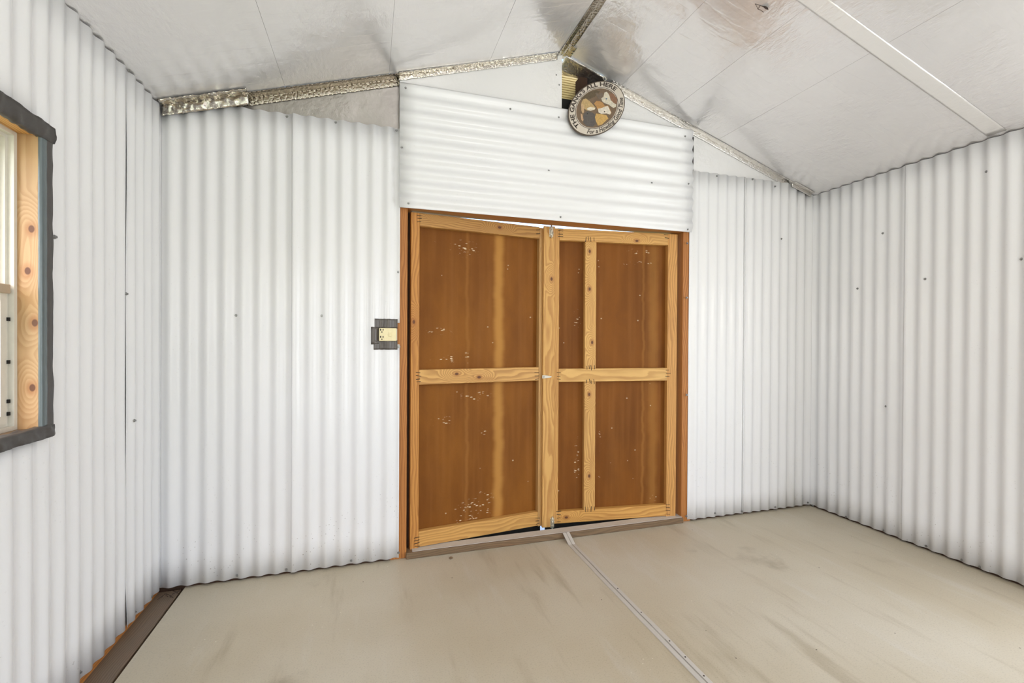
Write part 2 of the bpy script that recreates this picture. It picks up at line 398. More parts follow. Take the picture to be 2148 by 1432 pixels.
# gable backing with a hole below the ridge
def gz(x): return ceil_z(x)-.001
bm = bmesh.new()
X, Z, Y = Vector((1, 0, 0)), Vector((0, 0, 1)), Vector((0, 1, 0))
prism(bm, [(WL, 2.14), (.10, 2.14), (.10, gz(.10)), (WL, gz(WL))], Vector((0, D+.05, 0)), X, Z, Y, .05)
prism(bm, [(.10, 2.47), (.78, 2.47), (.78, gz(.78)), (.10, gz(.10))], Vector((0, D+.05, 0)), X, Z, Y, .05)
prism(bm, [(1.40, 2.47), (1.99, 2.47), (1.99, gz(1.99)), (1.40, gz(1.40))], Vector((0, D+.05, 0)), X, Z, Y, .05)
prism(bm, [(1.99, 2.14), (WR, 2.14), (WR, gz(WR)), (1.99, gz(1.99))], Vector((0, D+.05, 0)), X, Z, Y, .05)
from_bm('gable_framing', bm, M['dark'], wall_front)

# ---- front wall sheets
CB = F(652, 700).x; CA = F(434, 1200).x; CC = F(1496, 1080).x; CD = F(1608, 1080).x
SEAM_AB = F(612, 700).x; SEAM_CD = F(1557, 700).x
ztA = 2.272; ztC = 2.258
top = lambda zt: (lambda U: min(zt, ceil_z(U)-.004))
A = Sheet((0, D, 0), X, Z, -Y, CA, 0, seed=1); A.build('corrugated_sheet', wall_front, WL-.010, SEAM_AB+.02, .012, top(ztA), nv=16)
B = Sheet((0, D, 0), X, Z, -Y, CB, .003, seed=2)
B.edge = lambda U, V: .0035*max(0, 1-(U-SEAM_AB)/.03)
NZ0, NZ1, NX = F(838, 722).z, F(838, 677).z, F(833, 700).x
B.rows = (NZ0, NZ1)
B.build('corrugated_sheet', wall_front, SEAM_AB, .146, .012, ztA+.001, nv=16, skip=lambda U, V: U > NX and NZ0 < V < NZ1, cuts=(NX,))
Cs = Sheet((0, D, 0), X, Z, -Y, CC, 0, seed=3)
Cs.build('corrugated_sheet', wall_front, 1.957, SEAM_CD+.02, .012, ztC, nv=16)
Ds = Sheet((0, D, 0), X, Z, -Y, CD, .003, seed=4)
Ds.edge = lambda U, V: .0035*max(0, 1-(U-SEAM_CD)/.03)
Ds.build('corrugated_sheet', wall_front, SEAM_CD, WR+.008, .012, top(ztC-.001), nv=16)
def front_screws(sh, lst):
    for px, py in lst:
        P = F(px, py, -.008); sh.screw(P.x, P.z)
front_screws(A, [(494, 661), (497, 1209), (601, 241), (423, 219), (600, 1197)])
front_screws(B, [(675, 662), (704, 254), (832, 271), (737, 1178), (836, 1160), (836, 570), (837, 727)])
front_screws(Cs, [(1504, 369), (1442, 510), (1441, 624), (1441, 828), (1441, 1083), (1500, 1076)])
front_screws(Ds, [(1578, 376), (1628, 390), (1642, 500), (1555, 1072), (1626, 1063), (1695, 1054)])

# ---- horizontal header sheet
hz0, hz1 = 1.857, 2.507
Hd = Sheet((0, D-.021, 0), Z, X, -Y, hz1-.012, 0, amp=.0066, warp=.001, seed=5)
Hd.edge = lambda U, V: -.004*max(0, 1-(hz1-U)/.03)
x0h, x1h = F(838, 300, -.02).x, F(1453, 400, -.02).x
# the lower left corner is dog-eared
hdr = Hd.build('header_sheet', wall_front, hz0, hz1, x0h, lambda U: x1h, nv=20)
for px, py in [(851, 183), (1072, 226), (1174, 244), (843, 307), (1440, 284), (1447, 384), (857, 425), (1177, 454), (1445, 480), (1152, 357), (1368, 383)]:
    P = F(px, py, -.028); o = Hd.screw(P.z, P.x, .7)

# ---- foil faced gable boards above the sheets
def gable(name, pts, y, mat):
    bm = bmesh.new(); prism(bm, [(p.x, p.z) for p in pts], Vector((0, y, 0)), X, Z, Y, .012); return from_bm(name, bm, mat, wall_front)
xg = F(1178, 180).x
gable('gable_panel', [Vector((x, 0, z)) for x, z in [(WL+.02, 2.20), (.17, 2.20), (.17, gz(.17)), (WL+.02, gz(WL+.02))]], D+.030, M['gable_tan'])
gable('gable_panel', [Vector((x, 0, z)) for x, z in [(.142, 2.46), (xg, 2.46), (xg, gz(xg)), (.142, gz(.142))]], D-.004, M['gable'])
xh = F(1285, 200).x
gable('gable_panel', [Vector((x, 0, z)) for x, z in [(xh, 2.46), (1.9, 2.46), (1.9, 2.2), (WR-.02, 2.2), (WR-.02, gz(WR-.02)), (xh, gz(xh))]], D+.012, M['gable'])
for px, py in [(1167, 157), (1173, 178)]: screw(F(px, py, -.004), -Y, wall_front, .5)

# ---- what shows in the hole below the ridge
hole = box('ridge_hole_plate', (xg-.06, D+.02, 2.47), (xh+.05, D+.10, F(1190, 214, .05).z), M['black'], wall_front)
gb0, gb1 = F(1190, 214, .09).z, 2.80
for i in range(13):
    z = gb0+(gb1-gb0)*i/13; zt = z+(gb1-gb0)/13-.003
    x1 = F(1213, 190, .09).x
    box('lap_slat', (xg-.30, D+.09, z), (x1, D+.10, zt), M['slat'] if 'slat' in M else M.setdefault('slat', plain('raw_yellow_wood', srgb(232, 210, 150), .6)), wall_front, None, .0015)
box('gable_stud', (F(1213, 190, .05).x, D+.03, 2.48), (F(1213, 190, .05).x+.05, D+.10, 2.74), M['dark'], wall_front, None, 0, 'z')
box('gable_stud', (F(1213, 190, .05).x+.05, D+.06, 2.48), (xh+.1, D+.10, 2.72), M['dark'], wall_front)
box('gable_siding', (xg-.1, D+.102, 2.48), (F(1213, 190, .05).x, D+.11, 2.79), M['dark'], wall_front)

# ================================================================== CEILING (folded foil faced boards)
ceiling = empty('ceiling', (RX, 0, RZ), 0, None, None, 'structure')
def cpanel(side, xa, xb, ya, yb, mat=None, thick=.02, name='ceiling_panel', gap=.0004):
    N = NL if side == 'L' else NR
    xs = sorted((xa, xb)); pts = [(xs[0]+gap, ya+gap), (xs[1]-gap, ya+gap), (xs[1]-gap, yb-gap), (xs[0]+gap, yb-gap)]
    bm = bmesh.new(); nx, ny = 8, 14
    grid = []
    for j in range(ny+1):
        row = []
        for i in range(nx+1):
            x = pts[0][0]+(pts[1][0]-pts[0][0])*i/nx; y = pts[0][1]+(pts[2][1]-pts[0][1])*j/ny
            d = .0022*mnoise.noise(Vector((x*1.7, y*1.4, 2.2 if side == 'L' else 8.1)))
            if 0 < i < nx and 0 < j < ny: d += .0012*mnoise.noise(Vector((x*6, y*5, 4)))
            row.append(bm.verts.new(Vector((x, y, ceil_z(x) if abs(x-RX) > 1e-6 else RZ))+N*(d+.001)))
        grid.append(row)
    for j in range(ny):
        for i in range(nx): bm.faces.new((grid[j][i], grid[j+1][i], grid[j+1][i+1], grid[j][i+1]))
    c4 = [grid[0][0], grid[0][-1], grid[-1][-1], grid[-1][0]]
    lo_ = [bm.verts.new(v.co) for v in c4]; hi_ = [bm.verts.new(v.co+N*thick) for v in c4]
    for a in range(4): bm.faces.new((lo_[a], lo_[(a+1) % 4], hi_[(a+1) % 4], hi_[a]))
    bm.faces.new([bm.verts.new(v.co) for v in hi_])
    me = bpy.data.meshes.new(name); bm.normal_update(); bm.to_mesh(me); bm.free()
    for p in me.polygons: p.use_smooth = True
    o = link(name, me, mat or M['ceil']); o.parent = ceiling; o.location = -Vector((RX, 0, RZ))
    return o
cs = [CR(1388, 94).x, CR(1640, 55).x, CR(1775, 140).x]
yt = (CR(1718, 2).y+CR(1840, 104).y)/2
yR = [BACK-.1, yt-2.4, yt, D+.03]
xR = [RX]+cs+[WR+.02]
xL = [WL-.02, CL(560, 100).x if False else -.40, CL(820, 110).x, .62, RX]
pan = {}
for i in range(len(xR)-1):
    for j in range(3):
        yb = yR[j+1]
        pan['R', i, j] = cpanel('R', xR[i], xR[i+1], yR[j], yb)
yL = [BACK-.1, .1, D+.03]
for i in range(len(xL)-1):
    for j in range(2):
        pan['L', i, j] = cpanel('L', xL[i], xL[i+1], yL[j], yL[j+1]-(.03 if i == 3 and j == 1 else 0))
def cscrew(side, px, py):
    P = CL(px, py) if side == 'L' else CR(px, py); N = NL if side == 'L' else NR
    xs, ys, n = (xL, yL, 2) if side == 'L' else (xR, yR, 3)
    i = max(k for k in range(len(xs)-1) if xs[k] <= P.x); j = max(k for k in range(n) if ys[k] <= P.y)
    o = screw(P-N*.002+Vector((RX, 0, RZ)), -N, pan[side, i, j], .9)
for q in [(620, 37), (232, 73), (388, 58), (925, 5), (340, 175)]: cscrew('L', *q)
for q in [(1475, 111), (1642, 219), (1965, 118), (1748, 287), (1855, 355), (1408, 21), (1837, 21), (1640, 336)]: cscrew('R', *q)

bm = bmesh.new()
for pts in ([(WL-.15, ceil_z(WL-.15)+.03), (RX, RZ+.03), (RX, RZ+.06), (WL-.15, ceil_z(WL-.15)+.06)], [(RX, RZ+.03), (WR+.15, ceil_z(WR+.15)+.03), (WR+.15, ceil_z(WR+.15)+.06), (RX, RZ+.06)]):
    prism(bm, pts, Vector((0, BACK-.2, 0)), X, Z, Y, D+.02-BACK+.2)
o = from_bm('roof_deck', bm, M['dark'], ceiling); o.location = -Vector((RX, 0, RZ))
# ---- tapes: crumpled ribbons that hug the corners
def ribbon(name, A, B, w1, n1, w2, n2, mat, parent, crumple=.0015, nu=90, seed=0, lift=.0025, freq=(55, 140)):
    """two wings from the line A-B: w1, w2 wing vectors lying on the two surfaces with normals n1, n2"""
    A, B = Vector(A), Vector(B); bm = bmesh.new(); rows = []
    nw = 6
    for i in range(nu+1):
        t = i/nu; P = A.lerp(B, t); row = []
        jag = 1+.10*mnoise.noise(Vector((t*30, seed, 0)))
        for k in range(-nw, nw+1):
            f = abs(k)/nw*jag; w, n = (w1, n1) if k < 0 else (w2, n2)
            nn = n if k else (Vector(n1)+Vector(n2)).normalized()
            c = crumple*(mnoise.noise(P*freq[0]+Vector((k*.9, seed*3.1, 0)))+.5*mnoise.noise(P*freq[1]+Vector((k*2.1, 0, seed))))
            row.append(bm.verts.new(P+Vector(w)*f+Vector(nn)*(lift+abs(c) if abs(k) < nw else lift*.5+abs(c)*.6)))
        rows.append(row)
    for a, b in zip(rows, rows[1:]):
        for k in range(len(a)-1): bm.faces.new((a[k], a[k+1], b[k+1], b[k]))
    off = Vector(parent.location) if parent.type == 'EMPTY' else Vector((0, 0, 0))
    o = from_bm(name, bm, mat, parent); o.location = -off
    for p in o.data.polygons: p.use_smooth = freq[0] < 40 or (int(p.center.x*700) % 3 != 0)
    md = o.modifiers.new('thickness', 'SOLIDIFY'); md.thickness = .0006
    return o
dl = Vector((RX-WL, 0, RZ-HL)).normalized(); dr = Vector((WR-RX, 0, HR-RZ)).normalized()
def cpt(x, y): return Vector((x, y, ceil_z(x)))
# left half of the gable: dull crinkled part, then a brighter run up to the ridge
ribbon('foil_corner_tape', cpt(WL+.30, D+.028), cpt(.165, D+.028), Vector((0, -.055, 0)), -NL, Vector((0, 0, -.04)), -Y, M['foil_dull'], ceiling, .0022, 110, 1)
ribbon('foil_corner_tape', cpt(.135, D-.006), cpt(RX-.03, D-.006), Vector((0, -.030, 0)), -NL, Vector((0, 0, -.030)), -Y, M['foil'], ceiling, .0014, 110, 2)
ribbon('foil_corner_tape', cpt(xh-.02, D+.010), cpt(WR-.17, D+.010), Vector((0, -.034, 0)), -NR, Vector((0, 0, -.034)), -Y, M['foil_white'], ceiling, .0012, 130, 3)
# torn foil bunched in the left corner above the first sheet
ribbon('crumpled_foil', cpt(WL+.01, D-.012), cpt(WL+.36, D-.012), Vector((0, -.055, .0)), -NL, Vector((0, .0, -.055)), -Y, M['foil_smooth'], ceiling, .016, 60, 4, .004, (16, 45))
# torn foil at the right end
ribbon('crumpled_foil', cpt(WR-.20, D-.010), cpt(WR-.03, D-.012), Vector((0, -.03, 0)), -NR, Vector((0, 0, -.028)), -Y, M['foil_white'], ceiling, .005, 30, 5, .003, (30, 70))
# ridge tape
y_r = D-.09
ribbon('ridge_tape', (RX, BACK+.02, RZ), (RX, y_r, RZ), -dl*.028, -NL, dr*.032, -NR, M['foil_dull'], ceiling, .0016, 200, 6)
ribbon('crumpled_foil', (RX, y_r-.02, RZ), (RX, D-.005, RZ), -dl*.03, -NL, dr*.05, -NR, M['foil'], ceiling, .006, 24, 7)
# flap of foil hanging at the hole beside the ridge
bm = bmesh.new(); rows = []
for i in range(15):
    t = i/14; row = []
    for k in range(7):
        s = k/6; x = RX+.02+t*.27; p = cpt(x, D-.02+s*.095)-NR*(.006+.030*s*s+.010*math.sin(t*9)*s)
        row.append(bm.verts.new(p+Vector((0, 0, .004*mnoise.noise(Vector((t*9, s*6, 2)))))))
    rows.append(row)
for a, b in zip(rows, rows[1:]):
    for k in range(6): bm.faces.new((a[k], a[k+1], b[k+1], b[k]))
o = from_bm('foil_flap', bm, M['foil_white'], ceiling, None, True); o.location = -Vector((RX, 0, RZ))
o.modifiers.new('thickness', 'SOLIDIFY').thickness = .001
# wide white tape over the joint of the right hand boards
def flat_strip(name, xa, xb, yc, w, mat, seed):
    bm = bmesh.new(); rows = []
    for i in range(61):
        x = xa+(xb-xa)*i/60; row = []
        for k in range(9):
            y = yc+w*(k/8-.5)*(1+.03*mnoise.noise(Vector((x*9, seed, 0))))
            row.append(bm.verts.new(cpt(x, y)+NR*(.0022*mnoise.noise(Vector((x*1.7, y*1.4, 8.1)))-.0008+.0005*mnoise.noise(Vector((x*14, y*9, seed))))))
        rows.append(row)
    for a, b in zip(rows, rows[1:]):
        for k in range(8): bm.faces.new((a[k], a[k+1], b[k+1], b[k]))
    o = from_bm(name, bm, mat, ceiling, None, True); o.location = -Vector((RX, 0, RZ))
    o.modifiers.new('thickness', 'SOLIDIFY').thickness = .0006
flat_strip('seam_tape', RX+.03, WR-.02, yt, .075, M['tape_white'], 3)

# ================================================================== SIDE WALL SHEETS
def leftsheet(y0, y1, crest, lift, seed, skip=None, rows=None, cuts=()):
    s = Sheet((WL, 0, 0), Y, Z, X, crest, lift, amp=.0058, seed=seed)
    s.edge = lambda U, V: (.0006+.005*max(0, 1-abs(V-1.85)/.35)+.006*max(0, 1-V/.15))*max(0, 1-(U-y0)/.03)
    if rows: s.rows = rows
    s.build('corrugated_sheet', wall_left, y0, y1, lambda U: .02+.02*(D-U)*.5*.6, HL-.006, nv=14, skip=skip, cuts=cuts); return s
SL = L(264, 700).y
box('sole_plate', (WL-.013, BACK, -.02), (WL-.0085, D, .14), M['jamb'], wall_left, None, 0, 'y')
crestL = L(236, 1345).y
l1 = leftsheet(SL, D+.006, crestL+.0, .003, 11); 
wskip = lambda U, V: WY0-.0 < U < WY1 and WZ0 < V < WZ1
l2 = leftsheet(SL-.75, SL+.03, crestL, .0, 12, wskip, (WZ0, WZ1), (WY0, WY1))
l3 = leftsheet(SL-1.5, SL-.72, crestL, .003, 13, wskip, (WZ0, WZ1), (WY0, WY1))
yy = SL-1.47
k = 14
while yy > BACK:
    leftsheet(max(BACK, yy-.68), yy+.03, crestL, .003*(k % 2), k); yy -= .66; k += 1
for q in [(265, 616), (117, 497), (270, 148), (276, 882)]: P = L(*q); l1.screw(P.y, P.z) if P.y > SL else l2.screw(P.y, P.z)
for q in [(284, 1283), (313, 1251)]: P = L(*q); l1.screw(P.y, P.z, .6)
for q in [(113, 279), (168, 1410)]: P = L(*q); l2.screw(P.y, P.z, .7)
SR = R(1898, 700).y
cR1 = R(1813, 800).y; cR2 = R(1998, 800).y
def rightsheet(y0, y1, crest, lift, seed, skip=None, rows=None, cuts=()):
    s = Sheet((WR, 0, 0), Y, Z, -X, crest, lift, seed=seed, warp=.002)
    if rows: s.rows = rows
    s.build('corrugated_sheet', wall_right, y0, y1, .012, HR-.004, nv=14, skip=skip, cuts=cuts); return s
r1 = rightsheet(SR-.02, D+.006, cR1, 0, 21)
dskip = lambda U, V: DY0 < U < DY1 and V < 2.03
r2 = Sheet((WR, 0, 0), Y, Z, -X, cR2, .003, seed=22, warp=.002)
r2.edge = lambda U, V: .004*max(0, 1-(SR-U)/.03)
r2.build('corrugated_sheet', wall_right, SR-.62, SR, .012, HR-.004, nv=14)
rightsheet(SR-1.24, SR-.60, cR2, 0, 23, dskip, (2.03,), (DY0, DY1))
rightsheet(SR-1.9, SR-1.22, cR2, .003, 24, dskip, (2.03,), (DY0, DY1))
rightsheet(SR-2.55, SR-1.88, cR2, 0, 25, dskip, (2.03,), (DY0, DY1))
rightsheet(SR-3.2, SR-2.53, cR2, .003, 26); rightsheet(SR-3.9, SR-3.18, cR2, 0, 27); rightsheet(max(BACK, SR-4.5), SR-3.88, cR2, .003, 28)
for q in [(1798, 605), (1851, 489), (1858, 852), (1701, 629), (1701, 831), (1704, 1060), (1773, 1084), (1853, 1113)]: P = R(*q); r1.screw(P.y, P.z, .8)
for q in [(1941, 585), (2142, 543), (2071, 360), (1942, 1145), (2018, 1174), (2056, 1189)]: P = R(*q); r2.screw(P.y, P.z, .8)
sb = Sheet((0, BACK, 0), X, Z, Y, 0, 0, seed=31)
sb.build('corrugated_sheet', wall_back, WL, BX0, .012, 2.2, nv=6)
sb = Sheet((0, BACK, 0), X, Z, Y, 0, 0, seed=32); sb.build('corrugated_sheet', wall_back, BX1, 2.0, .012, 2.2, nv=6)
sb = Sheet((0, BACK, 0), X, Z, Y, 0, .003, seed=33); sb.build('corrugated_sheet', wall_back, 1.97, WR, .012, 2.2, nv=6)

# ================================================================== DOOR FRAME
t1 = box('trim_1', (.10, D+.0095, 0), (JL, D+.105, 1.95), M['jamb'], None, 'structure', .002, 'z')
t2 = box('trim_2', (JR, D+.0095, 0), (1.985, D+.105, 1.95), M['jamb'], None, 'structure', .002, 'z')
t3 = box('trim_3', (JL, D-.008, HB), (JR, D+.105, 1.95), mat_pine((), (200, 138, 70), (140, 80, 32), 60., .3), None, 'structure', .002)
t4 = box('trim_4', (JL-.004, D-.013, 0), (JR+.004, D+.062, .033), M['weather'], None, 'structure', .004)
box('sill_strip', (JL+.03, D+.0, .033), (JR, D+.062, .0355), M['strip'], t4)
for o in (t4,): pass
# dark boards added behind the hinge gaps so no daylight shows
box('door_stop', (JL-.002, D+.085, 0), (JL+.028, D+.105, HB), M['dark'], t1); 
box('door_stop', (JR-.028, D+.085, 0), (JR+.002, D+.105, HB), M['dark'], t2)
for ch in (t1.children[0], t2.children[0], t4.children[0]):
    ch.matrix_parent_inverse = ch.parent.matrix_basis.inverted()

# ================================================================== DOORS
LT = .034                                               # thickness of the leaf framing
class Leaf:
    def __init__(s, n, org, ang, label):
        s.e = empty('door_%d' % n, org, ang, label, None, 'structure'); s.o = Vector(org); s.a = ang
        s.dx = Vector((math.cos(ang), math.sin(ang), 0)); s.n = Vector((-math.sin(ang), math.cos(ang), 0))
    def pt(s, px, py, off=0.):
        P = on(px, py, s.n, s.o+s.n*off); return (P-s.o).dot(s.dx), P.z
    def board(s, name, x0, x1, z0, z1, vert, knots=(), y0=0., y1=LT, **kw):
        cx, cz = (x0+x1)/2, (z0+z1)/2
        ks = []
        for px, py in knots:
            lx, lz = s.pt(px, py, y0); ks.append((lz-cz, -(lx-cx)) if vert else (lx-cx, lz-cz))
        return box(name, (x0, y0, z0), (x1, y1, z1), mat_pine(ks, **kw), s.e, None, .0018, 'z' if vert else None)
    def marks(s, board, lst, vertical):
        """short dark staple marks bridging a joint; lst of pixels"""
        inv = board.matrix_basis.inverted()
        for px, py in lst:
            lx, z = s.pt(px, py); l = .011+.006*random.random(); w = .0012+.0007*random.random()
            h = (w, .0012, l) if vertical else (l, .0012, w)
            bm = bmesh.new(); add_box(bm, (-h[0], -.0008, -h[2]), (h[0], .0012, h[2]))
            o = from_bm('staple', bm, M['mark'], board)
            o.matrix_parent_inverse = Matrix.Identity(4)
            o.matrix_basis = inv @ (Matrix.Translation((lx, -.0004, z)) @ Matrix.Rotation(random.uniform(-.18, .18), 4, 'Y'))
LL = Leaf(1, (.207, D+.03, 0), math.radians(7.0), 'left leaf of the wooden double door, three brown panels in a pine frame with one middle rail')
RL = Leaf(2, (1.888-.79*math.cos(math.radians(6.5)), D+.03+.79*math.sin(math.radians(6.5)), 0), math.radians(-6.5), 'right leaf of the wooden double door with the wide lapping board and an extra upright')
ZT, ZB = 1.849, .038
# --- left leaf
wLs = LL.pt(880, 600)[0]; xr0 = LL.pt(1131, 600)[0]; xr1 = xr0+.033
LL.board('stile', 0, wLs, ZB-.012, ZT, True, [(868, 675)], light=(214, 152, 74), dark=(158, 94, 34), freq=55., tint=.12)
LL.board('stile', xr0, xr1, ZB-.005, ZT-.004, True, (), light=(206, 160, 96), dark=(140, 96, 50), freq=120.)
tr = LL.board('rail', wLs, xr0, 1.778, ZT, False, [(927, 449), (1048, 477)], light=(200, 150, 80), dark=(140, 88, 36), freq=70.)
mr = LL.board('rail', wLs, xr0, LL.pt(900, 806)[1], LL.pt(900, 775)[1], False, [(958, 784), (1005, 791)], light=(222, 172, 100), dark=(160, 104, 46), freq=60.)
br = LL.board('rail', wLs, xr0, ZB, LL.pt(872, 1116)[1], False, (), light=(220, 168, 92), dark=(178, 122, 56), freq=45.)
LL.marks(tr, [(879, 452), (880, 458), (879, 465), (1129, 482), (1129, 490)], False)
LL.marks(mr, [(877, 781), (878, 788), (877, 795), (878, 800), (1126, 781), (1126, 788), (1126, 795)], False)
LL.marks(br, [(874, 1127), (874, 1133), (874, 1139), (875, 1145), (1128, 1086), (1127, 1092), (1128, 1098)], False)
def lloc(lf, px, py, cx, cz): x, z = lf.pt(px, py, LT); return x-cx, z-cz
pw = xr1+.001; pcx, pcz = pw/2, (ZT+.0)/2
str_ = [(LL.pt(1046, 600, LT)[0]-pcx, .046, .62), (LL.pt(980, 600, LT)[0]-pcx, .016, .12)]
fl = []
for px, py, rx, rz in [(975, 517, .09, .05), (912, 497, .02, .02), (930, 690, .10, .02), (938, 748, .10, .022), (978, 748, .02, .04), (954, 716, .04, .01), (1000, 825, .10, .035), (930, 880, .08, .03), (1020, 900, .05, .02), (995, 1065, .13, .07), (1015, 1040, .06, .05), (978, 1085, .06, .04)]:
    x, z = lloc(LL, px, py, pcx, pcz); fl.append((x, z, rx, rz))
box('panel', (0.004, LT+.0005, -.02), (pw, LT+.007, ZT-.003), mat_hardboard(str_, fl, 1.7), LL.e)
# --- right leaf
w1 = RL.pt(1172.5, 700)[0]; w0 = RL.pt(1150, 700)[0]
xs0, xs1 = RL.pt(1400, 700)[0], RL.pt(1420, 700)[0]
m0, m1 = RL.pt(1227, 650)[0], RL.pt(1250.5, 650)[0]
RL.board('stile', w0, w1, ZB, ZT, True, (), light=(222, 170, 96), dark=(176, 118, 54), freq=110.)
RL.board('stile', xs0, xs1, ZB-.012, ZT, True, (), light=(220, 164, 90), dark=(170, 110, 50), freq=60.)
mz0, mz1 = RL.pt(1200, 800.5)[1], RL.pt(1200, 773)[1]
tz = RL.pt(1200, 505)[1]; bzr = RL.pt(1200, 1071)[1]
rt = RL.board('rail', w1, xs0, tz, ZT, False, [(1336, 505)], light=(228, 178, 102), dark=(190, 132, 64), freq=60.)
rm = RL.board('rail', w1, xs0, mz0, mz1, False, (), light=(230, 184, 110), dark=(190, 136, 70), freq=45.)
rb = RL.board('rail', w1, xs0, ZB, bzr, False, [(1188, 1085)], light=(222, 168, 88), dark=(180, 116, 48), freq=60.)
mu = RL.board('mullion', m0, m1, mz1, tz, True, [(1237, 527), (1237, 606), (1242, 718)], light=(230, 182, 106), dark=(176, 116, 52), freq=85.)
ml = RL.board('mullion', m0, m1, bzr, mz0, True, [(1236, 827), (1236, 998)], light=(222, 174, 100), dark=(168, 106, 46), freq=85.)
RL.marks(rt, [(1176, 480), (1176, 484), (1176, 491), (1176, 496), (1397, 492), (1399, 499)], False)
RL.marks(rm, [(1172, 781), (1172, 789), (1172, 795), (1400, 776), (1402, 783), (1400, 789)], False)
RL.marks(rb, [(1172, 1072), (1172, 1079), (1172, 1086), (1172, 1094), (1401, 1058), (1401, 1064), (1401, 1070), (1401, 1078)], False)
RL.marks(mu, [(1229, 502), (1234, 500), (1239, 502), (1246, 502), (1231, 771), (1236, 770), (1240, 771), (1247, 770)], True)
RL.marks(ml, [(1230, 800), (1237, 799), (1240, 801), (1246, 800), (1228, 1068), (1233, 1068), (1240, 1067), (1247, 1066)], True)
# wide lapping board on the meeting edge, in front of the frame
AT = .020
a0 = RL.pt(1139.5, 700, -AT)[0]; a1 = RL.pt(1163.5, 700, -AT)[0]
az0, az1 = RL.pt(1148, 1106, -AT)[1], RL.pt(1148, 474, -AT)[1]
cx, cz = (a0+a1)/2, (az0+az1)/2
lx, lz = RL.pt(1157, 585, -AT)
ast = box('lapping_board', (a0, -AT, az0), (a1, -.0003, az1), mat_pine([(lz-cz, -(lx-cx))], (224, 174, 100), (178, 116, 52), 45.), RL.e, None, .002, 'z')
pw0, pw1 = w0+.004, xs1-.004; pcx, pcz = (pw0+pw1)/2, ZT/2
box('bottom_sweep', (w0-.004, LT-.001, -.022), (xs1-.004, LT+.009, ZB+.004), M['black'], RL.e)  # black strips added as the shade below the bottom rails
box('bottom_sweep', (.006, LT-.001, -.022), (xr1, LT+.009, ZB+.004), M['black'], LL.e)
fl = []
for px, py, rx, rz in [(1340, 524, .08, .022), (1345, 548, .09, .012), (1310, 553, .02, .02), (1255, 560, .008, .06), (1210, 960, .02, .16), (1258, 920, .012, .07), (1258, 990, .012, .05), (1288, 964, .03, .014), (1372, 1040, .03, .02), (1210, 665, .03, .06)]:
    x, z = lloc(RL, px, py, pcx, pcz); fl.append((x, z, rx, rz))
str_ = [(RL.pt(1350, 600, LT)[0]-pcx, 0.014, .18), (RL.pt(1370, 700, LT)[0]-pcx, .05, .22)]
box('panel', (pw0, LT+.0005, -.02), (pw1, LT+.007, ZT-.003), mat_hardboard(str_, fl, 5.3, (112, 64, 14), (134, 80, 22)), RL.e)

# --- hardware (parts of the doors)
def bolt(lf, px, py, flip):
    x, z = lf.pt(px, py, -AT); y = -AT
    h = bpy.data.objects.new('barrel_bolt', None); COL.objects.link(h); h.parent = lf.e; h.location = (x, y, z); h['label'] = 'zinc barrel bolt'
    s = -1 if flip else 1
    box('bolt_plate', (-.011, -.002, -.030), (.013, 0, .030), M['zinc'], h, None, .0006)
    bm = bmesh.new(); tube(bm, [(0, -.008, -.040*s), (0, -.008, .050*s)], .0045, 8); from_bm('bolt_rod', bm, M['zinc'], h, None, True)
    bm = bmesh.new()
    for zz in (-.018, .020):
        add_box(bm, (-.008, -.014, zz-.006), (.008, -.001, zz+.006))
    bmesh.ops.bevel(bm, geom=bm.edges[:], offset=.0015, segments=1, affect='EDGES'); from_bm('bolt_keeper', bm, M['zinc'], h)
    bm = bmesh.new(); tube(bm, [(0, -.010, -.004*s), (.004, -.020, -.006*s), (.006, -.024, -.016*s)], [.003, .003, .0035], 6); from_bm('bolt_knob', bm, M['zinc'], h, None, True)
bolt(RL, 1156, 486, False); bolt(RL, 1158, 1096, True)
x, z = RL.pt(1141, 790, -AT)
h = bpy.data.objects.new('turn_latch', None); COL.objects.link(h); h.parent = RL.e; h.location = (x, -AT, z); h['label'] = 'pale metal turn latch'
box('latch_base', (-.012, -.004, -.010), (.010, 0, .010), M['zinc'], h, None, .001)
bm = bmesh.new(); prism(bm, [(-.008, -.006), (.010, -.008), (.045, -.003), (.046, .004), (.010, .009), (-.008, .006)], Vector((0, -.004, 0)), X, Z, -Y, .003); from_bm('latch_lever', bm, M['vinyl'], h)
bm = bmesh.new(); tube(bm, [(-.002, -.004, 0), (-.002, -.010, 0)], .004, 8); from_bm('latch_pin', bm, M['steel'], h)

# ================================================================== OUTLET with tape
P0 = F(813, 701, -.02)
out = empty('wall_outlet', (P0.x, D, P0.z), 0, 'cream electrical outlet plate with a switch, framed in grey duct tape beside the door', 'outlet')
def tape_patch(name, x0, x1, z0, z1, mat, off, seed):
    bm = bmesh.new(); rows = []; nx = max(4, int((x1-x0)/.003)); nz = 7
    for i in range(nx+1):
        row = []
        for k in range(nz):
            x = x0+(x1-x0)*i/nx; z = z0+(z1-z0)*k/(nz-1)
            z += .0012*mnoise.noise(Vector((x*80, k, seed))); c = .0012*abs(mnoise.noise(Vector((x*60, z*70, seed))))
            p = B.pt(min(x, .144), z, off+c); p.x = x; row.append(bm.verts.new(p-out.location))
        rows.append(row)
    for a, b in zip(rows, rows[1:]):
        for k in range(nz-1): bm.faces.new((a[k], a[k+1], b[k+1], b[k]))
    o = from_bm(name, bm, mat, out, None, True); o.modifiers.new('thickness', 'SOLIDIFY').thickness = .0005
fx = lambda px: F(px, 700, -.01).x
fz = lambda py: F(810, py, -.01).z
tape_patch('duct_tape', fx(786), fx(834), fz(688.5), fz(668.5), M['duct'], .0022, 1)
tape_patch('duct_tape', fx(778), fx(795), fz(722), fz(685.5), M['duct'], .0030, 2)
